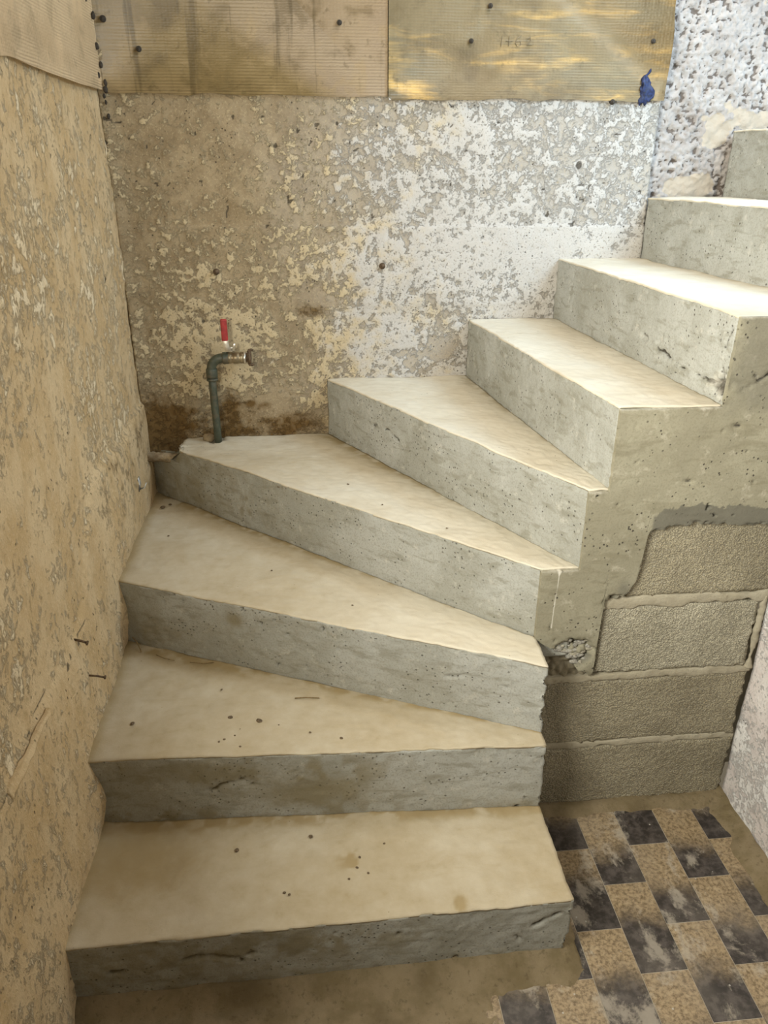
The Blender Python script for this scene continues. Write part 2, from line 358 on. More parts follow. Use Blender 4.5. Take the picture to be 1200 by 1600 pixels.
# ------------------------------------------------------------------ setting: walls
def wall_sheet(name, u0, u1, z0, z1, du, dz, place, fn, mat, thick, parent=None):
    """relief slab: place(u,z,h) gives the point; fn(u,z) -> (height, mask)"""
    nu, nz = int(round((u1-u0)/du)), int(round((z1-z0)/dz))
    U, Zz = np.meshgrid(np.linspace(u0, u1, nu+1), np.linspace(z0, z1, nz+1), indexing='ij'); U = U.ravel(); Zz = Zz.ravel()
    h, m = fn(U, Zz); V = place(U, Zz, h); F = grid(nu, nz)
    n0 = len(V); edge = [i*(nz+1) for i in range(nu+1)] + [nu*(nz+1)+j for j in range(1, nz+1)] + [i*(nz+1)+nz for i in range(nu-1, -1, -1)] + [j for j in range(nz-1, 0, -1)]
    Bk = place(U[edge], Zz[edge], np.full(len(edge), -thick)); ne = len(edge)
    Fs = [list(f) for f in F] + [[edge[k], edge[(k+1) % ne], n0+(k+1) % ne, n0+k][::-1] for k in range(ne)] + [[n0+k for k in range(ne)]]
    return mk(name, np.concatenate([V, Bk]), Fs, mat, parent, True, np.concatenate([m, m[edge]]))

def gauss(u, z, cu, cz, ru, rz): return np.exp(-((u-cu)/ru)**2 - ((z-cz)/rz)**2)

def back_fn(u, z):
    P = np.stack([u, np.zeros_like(u), z], 1)
    big = fbm(P, 4, 4, 3); med = fbm(P, 27, 5, 9, .62); fin = fbm(P, 80, 3, 31)
    k = .44 + .17*sm(.35, 1.0, u)                                     # more lime on the stair side
    k = k + np.where(z > 1.325, -.15 + .07*sm(.5, 1.1, u), np.where(z > 1.095, .07, .12))
    k = k + .16*big + .24*med + .24*fin
    for cu, cz, ru, rz, a in ((.915, .965, .05, .045, -.8), (.84, .93, .035, .03, -.7), (.40, .80, .07, .06, -.6), (.06, .95, .05, .3, -.25), (.3, 1.0, .05, .1, .25), (1.2, 1.25, .12, .08, .35), (1.3, 1.0, .2, .15, .2), (.53, 1.12, .1, .03, -.5), (.95, 1.58, .08, .05, .35)):
        k = k + a*gauss(u, z, cu, cz, ru, rz)
    k = np.clip(k, 0, 1)
    line = np.exp(-((z-1.092-.004*vn(P, 6, 2))/.004)**2)*(.5+.5*sm(-.3, .3, vn(P, 5, 8)))
    st = .95*gauss(u, z, .28, .72, .22, .10)*(.75+.5*med) + .75*gauss(u, z, .06, .72, .08, .14) + .75*gauss(u, z, .535, 1.085, .065, .030) + .55*gauss(u, z, .27, .80, .03, .07)
    st += .5*gauss(u, z, .5, .73, .12, .05) + .35*sm(.10, .0, u)*sm(1.7, 1.0, z)
    for cu, cz, a in ((.33, .805, .7), (.375, .80, .6), (.10, .79, .6), (.15, .785, .5)): st += a*gauss(u, z, cu, cz, .02, .012)
    pit = line*.38
    for cu, cz, r in ((1.31, 1.483, .009), (.261, 1.202, .007), (.743, 1.213, .006), (.45, 1.53, .006), (.62, 1.585, .005), (.34, 1.60, .005), (.42, 1.60, .004), (.98, 1.52, .004), (.21, 1.06, .005)):
        pit = pit + 1.2*gauss(u, z, cu, cz, r, r*1.2)
    pit += .8*sm(.85, 1.05, fbm(P, 46, 3, 77, .6))*np.where(z > 1.32, 1, .5)
    h = .0022*sm(.35, .62, k + .25*fin*.6) + .0012*med + .0006*fin + .004*big - .004*np.clip(pit, 0, 1)
    h = h + np.where(z > 1.325, -.0045, 0) + np.where(z < 1.092, -.002, 0)
    h += .03*sm(.06, 0.0, u)**2*.5
    return h, np.stack([k, np.clip(st, 0, 1), np.clip(pit, 0, 1), np.clip(.05 + .9*sm(.15, 1.35, u + .2*big) + .25*sm(.9, 1.3, u)*sm(1.2, .9, z), 0, 1)], 1)
wall_back = wall_sheet('wall_back', -.0, 1.527, .45, 2.35, .0055, .0055, lambda u, z, h: np.stack([u, YB - h, z], 1), back_fn, M['back'], .12)
tag(wall_back, 'old board-formed concrete wall with pale lime crust behind the stairs', kind='structure')

def left_fn(y, z):
    P = np.stack([np.zeros_like(y)+3.3, y, z], 1)
    big = fbm(P, 3, 4, 103); med = fbm(P, 15, 5, 109, .6); fin = fbm(P, 60, 3, 131)
    k = .42 + .22*big + .30*med + .2*fin
    low = sm(.575, .555, z + .01*vn(P, 9, 4) - .25*sm(.25, .5, y))      # smoother bulging skim on the lower part
    up_ = sm(1.0, 1.4, z); k = k - .12*up_
    k = np.clip(k*(1-.45*low), 0, 1)
    st = .45*sm(.80, 1.1, y)*sm(1.2, .7, z) + .35*low*sm(0, .4, med) + .5*gauss(y, z, .7, .9, .3, .2)*sm(.0, .5, big)
    pit = .6*np.exp(-((z-.566-.012*vn(P, 8, 4))/.004)**2)*sm(-.1, .3, vn(P, 16, 12))*(y < .3) + .55*np.exp(-((z-.711)/.002)**2)*(y < .5)*sm(-.2, .2, vn(P, 6, 19))
    pit += .6*sm(.95, 1.1, fbm(P, 42, 3, 177))
    for cy, cz, r in ((.903, 1.211, .010), (.22, .55, .008), (.14, .545, .009), (.165, .553, .006)): pit = pit + 1.2*gauss(y, z, cy, cz, r, r)
    pit += .45*np.exp(-((y + .30 - .25*(z-.50))/.0026)**2)*(z < .53)*(z > .30)
    h = .005*big + .002*sm(.35, .62, k + .2*fin) + .0012*med + .0005*fin - .005*np.clip(pit, 0, 1)
    h += low*(.010 + .006*big) + .022*sm(.42, .18, z)*sm(.5, 0, y)*(.6 + .6*vn(P, 5, 55))
    h -= .010*sm(1.66, 1.65, z)*0
    for i in (2, 3):                                                   # mortar drawn over the step ends
        h += .016*gauss(y, z, NOSE[i][0][0][0] if 0 else NOSE[i][0][1], Zs[i]-.09, .03, .07)
    return h, np.stack([k, np.clip(st, 0, 1), np.clip(pit, 0, 1)], 1)
wall_left = wall_sheet('wall_left', -.48, YB + .02, -.05, 2.35, .0075, .0075, lambda u, z, h: np.stack([h, u, z], 1), left_fn, M['left'], .12)
# outward side is +X: flip so that normals face the room
wall_left.data.flip_normals()
tag(wall_left, 'tan scratched plaster wall along the left side of the stairs', kind='structure')

# the wall goes on below and above the window beside the photographer
def coarse(u, z):
    h, m = left_fn(u, z); return h*.5, m
for nm, y0, y1, z0, z1 in (('wall_below_sill', -1.5, -.48, -.05, 1.18), ('wall_above_lintel', -1.5, -.48, 1.98, 2.35), ('wall_pier', -1.5, -1.16, 1.18, 1.98)):
    o = wall_sheet(nm, y0, y1, z0, z1, .03, .03, lambda u, z, h: np.stack([h, u, z], 1), coarse, M['left'], .12, wall_left); o.data.flip_normals()
wf = empty('window_1', (-.09, -.82, 1.18)); tag(wf, 'painted timber frame of the window in the left wall', kind='structure')
for c_, d_ in (((-.09, -.82, 1.20), (.05, .68, .04)), ((-.09, -.82, 1.96), (.05, .68, .04)), ((-.09, -.50, 1.58), (.05, .04, .72)), ((-.09, -1.14, 1.58), (.05, .04, .72))):
    V, F = boxv(c_, d_); bevel(mk('window_frame', V, F, M['joint'], wf, False), .004)

V, F, uvw = hexa([(.004, -.225, .552), (.004, -.005, .556), (.014, -.005, .556), (.020, -.225, .552)], [(.004, -.225, .568), (.004, -.005, .559), (.010, -.005, .559), (.015, -.225, .566)], 40, 4, 6)
V[:, 0] += .005*fbm(V, 30, 3, 171); V[:, 2] += .005*fbm(V, 18, 3, 173)
mk('plaster_sliver', V, F, M['left'], wall_left)['label'] = 'pale splinter of plaster left along a board joint'

def right_fn(y, z):
    P = np.stack([np.zeros_like(y)+7.7, y, z], 1); big = fbm(P, 5, 4, 203); med = fbm(P, 18, 5, 209, .6)
    k = np.clip(.55 + .5*big, 0, 1); st = .9*gauss(y, z, .03, .33, .10, .10)*sm(-.1, .5, med) + .7*gauss(y, z, -.05, .18, .1, .05)*sm(0, .5, med)
    return .004*big + .0025*med, np.stack([k, np.clip(st, 0, 1), np.zeros_like(y)], 1)
wall_right = wall_sheet('wall_right', -1.0, YS+.005, -.05, 2.35, .009, .009, lambda u, z, h: np.stack([XR - h, u, z], 1), right_fn, M['right'], .12)
tag(wall_right, 'pale mauve plaster wall beside the tiled floor at right', kind='structure')

def rough_fn(u, z):
    P = np.stack([u, np.zeros_like(u), z], 1)
    Q = P + .004*np.stack([vn(P, 60, 1), vn(P, 60, 2), vn(P, 60, 3)], 1)
    c = cells(Q*np.array((1, 1, 1.25)), 96, 301); c2 = cells(Q, 210, 311); rr = 1 - np.abs(fbm(P, 45, 3, 331)); big = fbm(P, 9, 4, 303)
    soft = sm(.35, .6, gauss(u, z, 1.80, 1.60, .11, .030) + gauss(u, z, 1.72, 1.55, .035, .02) + 1.1*gauss(u, z, 1.66, 1.43, .085, .03) + .5*fbm(P, 28, 4, 341, .6))
    h = .004*big + (1-.8*soft)*(.015*(.55-c) + .005*(.5-c2) + .012*(rr-.6)) - .001*soft + .004*soft*fbm(P, 35, 4, 309)
    return h, np.stack([np.clip(sm(.62, .95, c + .15*c2 - .35*(rr-.6))*(1-soft) + .9*sm(1.545, 1.527, u)*sm(-.5, .2, vn(P, 12, 7)), 0, 1), soft, 0*u], 1)
wall_rough = wall_sheet('wall_upper', 1.5, 2.6, 1.30, 2.6, .0042, .0042, lambda u, z, h: np.stack([u, YB + .035 - h, z], 1), rough_fn, M['rough'], .1)
tag(wall_rough, 'coarse grey roughcast wall at the top of the stairs', kind='structure')

# skim-coated board strip above the old concrete
def panel_fn(kind):
    def f(u, z):
        P = np.stack([u, np.zeros_like(u)+(5 if kind == 'w' else 0), z], 1); big = fbm(P, 5, 4, 403); fin = fbm(P, 50, 3, 409)
        dark = 0*u; gold_sheen = 0*u; pale = 0*u
        if kind == 'r':
            gold_sheen = 1.2*gauss(u, z, 1.27, 1.70, .19, .05) + 1.0*gauss(u, z, .82, 1.74, .06, .11) + .85*gauss(u, z, .93, 1.685, .16, .02) + .5*gauss(u, z, 1.5, 1.86, .04, .12) + .45*gauss(u, z, 1.45, 1.70, .06, .06)  # golden tint with the strip's reflected shine painted into the colour
            for x, za, zb in ((1.345, 1.66, 1.9), (1.405, 1.66, 1.9), (1.28, 1.80, 1.86), (.845, 1.66, 1.9), (.87, 1.70, 1.9), (1.01, 1.76, 1.9)):
                pale = pale + (.9 if x > 1.3 else .6)*np.exp(-((u-x-.03*(z-1.75)-.003*vn(P, 20, 3))/.0022)**2)*sm(za-.01, za, z)*sm(zb+.01, zb, z)
            pale += gauss(u, z, 1.155, 1.663, .018, .006) + gauss(u, z, 1.02, 1.672, .005, .008)
            pale += .9*np.exp(-((u-.763)/.004)**2)*sm(-.2, .3, vn(P, 14, 6))
            # faint scratched figures 1+6
            dark += .0
        if kind == 'l':
            gold_sheen = .4*gauss(u, z, .52, 1.76, .05, .03) + .35*gauss(u, z, .70, 1.8, .05, .1)
            for x, za, zb, a in ((.535, 1.65, 1.72, 1), (.595, 1.65, 1.73, 1), (.622, 1.65, 1.765, .7), (.655, 1.65, 1.72, .7), (.69, 1.655, 1.70, 1.2), (.515, 1.655, 1.69, .6)):
                dark = dark + a*np.exp(-((u-x-.002*vn(P, 30, 3))/.0035)**2)*sm(za-.005, za+.002, z)*sm(zb+.01, zb-.02, z)
            pale = .35*gauss(u, z, .70, 1.72, .06, .05)*sm(-.3, .5, fin)
        return .0015*big + .0006*fin, np.stack([np.clip(dark, 0, 1), np.clip(gold_sheen, 0, 1), np.clip(pale, 0, 1), (.85*sm(.52, .70, u + .05*fin) if kind == 'l' else 0*u)], 1)
    return f
pl = wall_sheet('panel', 0.0, .757, 1.652, 2.35, .005, .005, lambda u, z, h: np.stack([u, YB - .006 - h, z + .004*np.array(vn(np.stack([u, u*0, u*0], 1), 18, 5))*(z < 1.655)], 1), panel_fn('l'), M['panel_l'], -.002, wall_back)
pl['label'] = 'dark olive brown coated strip with dripping runs'
pr = wall_sheet('panel', .759, 1.530, 1.645, 2.35, .005, .005, lambda u, z, h: np.stack([u + .006*vn(np.stack([z, z*0, z*0], 1), 9, 3)*(u > 1.5), YB - .007 - h, z + .004*vn(np.stack([u, u*0, u*0], 1), 18, 5)*(z < 1.65)], 1), panel_fn('r'), M['panel_r'], -.002, wall_back)
pr['label'] = 'tan and golden comb-lined coated strip'
pw = wall_sheet('panel', -.48, YB - .005, 1.655, 2.35, .009, .009, lambda u, z, h: np.stack([.009 + h, u, z + .004*vn(np.stack([u, u*0, u*0], 1), 9, 6)*(z < 1.66)], 1), panel_fn('w'), M['panel_w'], -.004, wall_left)
pw.data.flip_normals(); pw['label'] = 'smooth tan coated strip'

# ------------------------------------------------------------------ floor
V, F = boxv((.77, -.42, -.0557), (1.56, 1.24, .11)); floor = mk('floor', V, F, M['grout'], None, False)
tag(floor, 'tiled floor with brown and black printed tiles below the stairs', kind='structure')
tV, tF = boxv((0, 0, -.004), (.0980, .2050, .008)); tile0 = None
for c in range(-7, 7):
    x = 1.0405 + .0995*c + .0498
    for r in range(-6, 3):
        y = (.054 if c % 2 == 0 else -.047) + .2065*r - .1033
        if y + .1 < -1.0 or y - .1 > YS or x - .05 > XR or x < 0: continue
        if x < .88 and y > -.2: continue
        if tile0 is None:
            tile0 = bevel(mk('tile', tV, tF, M['tile'], floor, False), .0005, 1); o = tile0
        else:
            o = tile0.copy(); COL.objects.link(o)
        o.location = (x, y, .0005 + random.uniform(-.0003, .0005))
# mortar dropped along the walls and in front of the first step
def mort():
    nx, ny = 300, 240
    X, Y = np.meshgrid(np.linspace(0, XR, nx+1), np.linspace(-1.0, YS+.02, ny+1), indexing='ij'); X = X.ravel(); Y = Y.ravel()
    P = np.stack([X, Y, 0*X], 1); n = fbm(P, 14, 4, 501); n2 = fbm(P, 60, 3, 507)
    h = np.full(len(X), -.02)
    h = np.maximum(h, .014 - .5*np.maximum(0, YS-.006-Y) + .004*n)                       # along blocks
    h = np.maximum(h, .020 - .42*np.maximum(0, XR-.004-X)*(1) + .006*n)                   # along right wall
    fr = -.205 - .0*X; d = fr - Y                                                        # in front of step one
    edge = .055 + .03*sm(.95, .75, X) + .22*sm(.80, .70, X) + .012*n
    h = np.maximum(h, np.where(X < 1.03 + .012*n, .022*sm(.06, 0, np.maximum(d, 0)) + .10*np.clip(edge - d, -.1, .03) + .0025*n, -.02) - .5*np.maximum(0, X-1.0))
    h = np.where(X < .72, np.maximum(h, .004 + .004*n), h)
    h = np.maximum(h, np.where((X > .70) & (X < .87), .003*sm(.0, .4, n + .6*gauss(X, Y, .80, -.30, .06, .05)) - .0015 + .0005*n2, -.02))
    h += .0012*n2
    h = np.maximum(h, -.012)
    V = np.stack([X, Y, h], 1); return V, grid(nx, ny)
V, F = mort(); mo = mk('mortar_smear', V, F, M['fill'], floor); mo['kind'] = 'stuff'; mo['label'] = 'brown mortar droppings spread along the floor edges'

# ------------------------------------------------------------------ staircase
stair = empty('staircase', (.5, -.2, 0)); tag(stair, 'raw concrete winder staircase with dusty beige treads', 'staircase')
CR = {1: [[(.24, .10), (.27, .115), (.31, .098), (.345, .085), (.37, .105), (.40, .108)], [(.10, .085), (.12, .09)], [(.93, .10), (.97, .125)]],
      2: [[(.22, .225), (.26, .25), (.30, .262), (.34, .27), (.37, .255)], [(.40, .28), (.44, .295), (.47, .29)], [(.16, .19), (.19, .22)]],
      3: [[(.80, .44), (.84, .455), (.88, .45), (.93, .44)]], 4: [[(.28, .60), (.31, .62)], [(.38, .57), (.40, .59)]],
      5: [[(.22, .78), (.26, .80), (.32, .80), (.36, .785)]], 7: [[(.55, 1.13), (.62, 1.12), (.70, 1.10), (.80, 1.09), (.90, 1.085), (.985, 1.08)], [(.985, 1.20), (.975, 1.14), (.985, 1.08)]]}
for i in range(1, 10):
    (ax, ay), (bx, by) = NOSE[i]; (cx, cy), (dx, dy) = NOSE[i+1]
    if i == 3: (dx, dy) = (W, YS)
    zt = Zs[i]; zb = -.01 if i <= 3 else zt - .23
    yq = 0.0 if i < 4 else .004
    def yy(pt, y0=yq): return (pt[0], pt[1] + (y0 if abs(pt[1]-YS) < 1e-6 and i >= 4 else 0))
    a, b, c, d = yy((ax, ay)), yy((bx, by)), yy((dx, dy)), yy((cx, cy))
    Ln = math.hypot(ax-bx, ay-by)
    # nose line -> v=0 ; back line -> v=1
    tt = .004
    V, F, uvw = hexa([(*a, zb), (*b, zb), (*c, zb), (*d, zb)], [(*a, zt-tt), (*b, zt-tt), (*c, zt-tt), (*d, zt-tt)], int(Ln/.0045), 12, int((zt-zb)/.0045))
    D = field(V); nx, ny = (by-ay)/Ln, -(bx-ax)/Ln                      # outward riser normal
    if ny > 0: nx, ny = -nx, -ny
    fm = (uvw[:, 1] < 1e-6)*1.0; s = uvw[:, 0]
    crack = np.zeros(len(V)); wet = np.zeros(len(V)); pale = np.zeros(len(V))
    n = fbm(V, 28, 4, 600+i, .6)
    for pl_ in CR.get(i, []):
        dd = segd(s*Ln + .006*fbm(V, 40, 3, 620), V[:, 2] + .006*fbm(V, 40, 3, 640), [(q[0]*Ln, q[1]) for q in pl_])
        crack += .9*np.exp(-(dd/(.0052 if i < 3 else .0038))**2)*sm(-.35, .5, n); 
        pale += .25*np.exp(-(dd/.03)**2)
    crack += .7*sm(.85, 1.05, fbm(V, 60, 3, 660+i))*sm(.1, .5, fbm(V, 5, 2, 670+i))
    if i <= 2:
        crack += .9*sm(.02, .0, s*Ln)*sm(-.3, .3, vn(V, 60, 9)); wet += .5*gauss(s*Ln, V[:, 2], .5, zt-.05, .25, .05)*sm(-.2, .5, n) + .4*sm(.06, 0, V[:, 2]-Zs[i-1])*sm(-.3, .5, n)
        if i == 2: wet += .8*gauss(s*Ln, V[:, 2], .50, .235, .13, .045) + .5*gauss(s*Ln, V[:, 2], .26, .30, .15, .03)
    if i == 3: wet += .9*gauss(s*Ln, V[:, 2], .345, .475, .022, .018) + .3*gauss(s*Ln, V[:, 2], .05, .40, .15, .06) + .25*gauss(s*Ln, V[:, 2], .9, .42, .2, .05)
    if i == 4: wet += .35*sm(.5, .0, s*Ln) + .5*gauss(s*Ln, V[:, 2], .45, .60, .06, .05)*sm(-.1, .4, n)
    if i == 7:
        hole = gauss(s*Ln, V[:, 2], .925, 1.085, .05, .028) + .6*gauss(s*Ln, V[:, 2], .62, 1.12, .08, .03)*sm(-.1, .4, n)
        crack += .6*hole*sm(-.2, .3, n) + 1.1*gauss(s*Ln, V[:, 2], .915, 1.083, .016, .013)*sm(-.5, .1, n) + .8*gauss(s*Ln, V[:, 2], .66, 1.115, .03, .02)*sm(.1, .5, fbm(V, 55, 3, 615)); D[:, 0] += fm*hole*.010*np.abs(n); pale += .5*hole
    if i <= 4: wet += {1: .40, 2: .34, 3: .42, 4: .50}[i]*sm(.95, .1, s)*(.9 + .5*n) + {1: .25, 2: .12}.get(i, 0)  # dim light of the lower left painted in as browner risers
    crack = np.clip(crack, 0, 1)*fm
    amt = -.011*crack + fm*(.0016*fbm(V, 8, 2, 690) + .0010*n)
    # ragged arris and chipped end
    e = sm(.018, 0, zt - V[:, 2])*sm(.25, .6, fbm(V, 22, 3, 700+i)); amt = amt - fm*e*.006
    if i in (1, 2, 3): 
        ce = sm(.025, 0, (1-s)*Ln)*sm(-.2, .6, fbm(V, 65, 4, 720+i, .65)); D[:, 0] -= .010*ce*(V[:, 2] < zt-.03)
    if i == 4:                                                          # broken corner where the pipe comes up
        br = sm(.125, .095, V[:, 0] + .012*vn(V, 40, 3))*(V[:, 1] > .9); V[:, 2] -= br*np.clip(V[:, 2]-.655 - .008*fbm(V, 30, 3, 730), 0, 1)
    V = V + D; V[:, 0] += nx*amt; V[:, 1] += ny*amt
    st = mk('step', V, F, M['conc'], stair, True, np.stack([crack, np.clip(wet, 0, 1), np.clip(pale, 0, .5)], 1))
    # tread: dusty screed skin on the step
    V, F, uvw = hexa([(*a, zt-tt), (*b, zt-tt), (*c, zt-tt), (*d, zt-tt)], [(*a, zt), (*b, zt), (*c, zt), (*d, zt)], int(Ln/.007), max(12, int(.45/.008)), 1)
    s = uvw[:, 0]*Ln; fm = uvw[:, 1]
    nose = sm(.02, 0, fm)
    n = fbm(V, 30, 3, 800+i)
    dirt_shade = .5*sm(.05, .0, (1-fm)*(.3 if i < 3 else .4))*sm(-.4, .4, n) + .5*sm(.05, 0, V[:, 0]) + {1: .66, 2: .64, 3: .58*sm(1.0, .40, uvw[:, 0]), 4: .52*sm(.9, .2, uvw[:, 0]), 5: .18*sm(.9, .1, uvw[:, 0])}.get(i, 0)*(.95 + .12*fbm(V, 5, 3, 860))  # dirt along back and wall; lower treads also browned for their weaker light
    if i == 1: dirt_shade += .9*gauss(V[:, 0], V[:, 1], .58, -.07, .03, .02)*sm(0, .4, n) + 1.0*gauss(V[:, 0], V[:, 1], .776, -.185, .010, .014) + .4*gauss(V[:, 0], V[:, 1], .1, -.02, .15, .1)
    if i == 4:
        cut = (V[:, 0] < .118 + .010*vn(V, 50, 3))
        x0 = .118 + .012*fbm(V, 30, 3, 810)
        keep = np.maximum(V[:, 0], x0); mv = keep - V[:, 0]; V[:, 0] = keep; V[:, 1] = np.where(mv > 0, np.maximum(V[:, 1] - mv*.935*fm*0 - mv*.935*(1-fm), 0), V[:, 1])
        hole = gauss(V[:, 0], V[:, 1], .215, YB-.02, .028, .035); V[:, 2] -= .02*sm(.45, .7, hole + .15*n)
        bk = sm(.10, .03, YB - V[:, 1])*(V[:, 0] < .24)*sm(-.2, .3, n + .2); V[:, 2] -= bk*.008
    V = V + field(V); V[:, 2] += .0025*fbm(V, 6, 3, 820) - nose*.001
    ch = (fm < 1e-6)*sm(.35, .75, fbm(V, 24, 3, 840+i)); V[:, 0] -= nx*ch*.003; V[:, 1] -= ny*ch*.003; V[:, 2] -= ch*.0015
    mk('tread', V, F, M['tread'], st, True, np.stack([np.clip(dirt_shade, 0, 1), 0*s, 0*s], 1))

# plastered side of the upper flight, broken off along its lower edge
BX = [(.995, .525), (1.036, .498), (1.078, .462), (1.110, .428), (1.136, .408), (1.1435, .412), (1.1445, .50), (1.1385, .59), (1.165, .606), (1.192, .630), (1.212, .665), (1.217, .70), (1.2185, .735), (1.221, .768), (1.245, .788), (1.287, .792), (1.40, .787), (1.50, .784), (1.9, .784)]
def botz(x):
    bx = np.array([q[0] for q in BX]); bz = np.array([q[1] for q in BX])
    # keep x increasing
    bx = np.maximum.accumulate(bx); return np.interp(x, bx, bz)
def side():
    rx = [W-.003, 1.081, 1.123, 1.333, 1.62, 1.86]; tops = [Zs[k] - .003 for k in (4, 5, 6, 7, 8)]
    X = np.concatenate([np.linspace(a, b, max(6, int((b-a)/.0032)), endpoint=False) for a, b in zip(rx[:-1], rx[1:])] + [np.array([rx[-1]])])
    q = np.stack([X, 0*X, 0*X], 1); zb0 = botz(X) + .007*fbm(q, 40, 4, 901, .65)*np.where(X < 1.02, .4, 1)
    C = []; Q = []; off = 0; lo_prev = 0
    for k in range(5):
        za = 0 if k == 0 else tops[k-1]; zc = tops[k]; sel = np.where(X >= rx[k] - 1e-9)[0]; n = len(sel)
        lo = np.minimum(np.maximum(za, zb0[sel]), zc); nz = 52 if k == 0 else 44
        T = np.linspace(0, 1, nz+1); zz = lo[:, None] + (zc - lo)[:, None]*T[None, :]
        C.append(np.stack([np.repeat(X[sel], nz+1), zz.ravel()], 1)); g = grid(n-1, nz)
        ok = ((zc - lo)[:-1] > 1e-6) | ((zc - lo)[1:] > 1e-6); g = g[np.repeat(ok, nz)]; Q.append(g + off); off += n*(nz+1)
    C = np.concatenate(C); Q = np.concatenate(Q); key = np.round(C*1e5).astype(np.int64); uq, idx, inv = np.unique(key[:, 0]*10**7 + key[:, 1], return_index=True, return_inverse=True)
    C = C[idx]; Q = inv[Q]
    F = []
    for f in Q.tolist():
        g = []
        for v in f:
            if v not in g: g.append(v)
        if len(g) > 2: F.append(g)
    used = {}
    for f in F:
        for a, b in zip(f, f[1:] + f[:1]): used[(a, b)] = 1
    bnd = [(a, b) for (a, b) in used if (b, a) not in used]
    x, z = C[:, 0], C[:, 1]; P = np.stack([x, 0*x + YS, z], 1); n = fbm(P, 40, 4, 911, .6)
    hb = z - np.interp(x, X, zb0); zt = np.array(tops)[np.clip(np.searchsorted(rx, x + 1e-7) - 1, 0, 4)]
    rub = np.clip(sm(.45, .8, gauss(x, z, 1.105, .475, .045, .05) + gauss(x, z, 1.165, .607, .03, .03) + .7*gauss(x, z, 1.06, .495, .03, .02) + .18*n), 0, 1)
    cc = cells(P, 62, 921)
    y = YS - .006 + .0016*fbm(P, 9, 3, 931) + .0007*n + rub*(.010 + .022*(cc - .45)) + .006*sm(.010, 0, hb)*sm(-.4, .4, n)
    wetm = sm(.40, .60, .95*sm(.055, .035, hb + .012*n)*sm(1.19, 1.26, x) + .25*gauss(x, z, 1.34, .85, .05, .02)) + .7*gauss(x, z, 1.185, .64, .02, .03)
    wetm = np.maximum(wetm, .85*rub*sm(.2, .6, fbm(P, 20, 2, 935) + .3)); wetm = np.maximum(wetm, .6*sm(1.30, 1.36, x + .02*n)*sm(1.0, 1.08, z + .02*n))
    crk = .9*rub*sm(.55, .75, cc) + 1.0*gauss(x, z, 1.325, 1.075, .03, .02)*sm(.0, .4, n) + .8*np.exp(-(segd(x, z, [(1.333, 1.07), (1.37, 1.085), (1.42, 1.12)])/.004)**2)*sm(-.3, .3, n)
    crk += .8*sm(.9, 1.05, fbm(P, 70, 2, 941))*sm(.0, .5, fbm(P, 8, 2, 944)) + .8*gauss(x, z, 1.288, .893, .010, .004) + .7*gauss(x, z, 1.37, 1.01, .012, .006)
    y = y + .008*np.clip(crk, 0, 1)
    pale = .8*np.exp(-((x-1.033-.06*(z-.6)*.5)/.0025)**2)*(z > .55)*(x < 1.06) + .5*sm(.012, 0, zt - z)
    V = np.stack([x, y, z], 1); m = np.stack([np.clip(crk, 0, 1), np.clip(wetm, 0, 1), np.clip(pale, 0, 1)], 1)
    # returns along every free edge go back into the stair (own vertices keep the arris sharp)
    bv = sorted({v for e in bnd for v in e}); mp = {v: len(V) + k for k, v in enumerate(bv)}; nb = len(bv)
    Bk = V[bv].copy(); Bk[:, 1] = np.where(hb[bv] < .0015, YS + .10, YS + .006)
    F += [[mp[b], mp[a], mp[a] + nb, mp[b] + nb] for a, b in bnd]
    return np.concatenate([V, V[bv], Bk]), F, np.concatenate([m, m[bv], m[bv]])
V, F, m = side(); sd = mk('side_face', V, F, M['side'], stair, True, m); sd['label'] = 'trowelled greenish grey side with broken lower edge'
# exposed gravel in the broken pocket
def lump(r, seed, n=1):
    bm = bmesh.new(); bmesh.ops.create_icosphere(bm, subdivisions=2, radius=r); V = np.array([v.co[:] for v in bm.verts]); F = [[v.index for v in f.verts] for f in bm.faces]; bm.free()
    q = V/r; return V*(1 + .22*fbm(q + seed*3.1, 1.1, 3, 3))[:, None]*np.array((1.15, .8, .9)), F
for k in range(44):
    x = 1.045 + .095*random.random(); z = botz(np.array([x]))[0] + .006 + .10*random.random()**1.3*(x-1.02)/.12
    r = random.uniform(.003, .0085); V, F = lump(r, k); V = V*np.array((random.uniform(.8, 1.5), .7, random.uniform(.7, 1.2))); mk('gravel', V + np.array((x, YS + .003 + .4*r, z)), F, M['stone'] if k % 3 else M['side_stone'], sd)

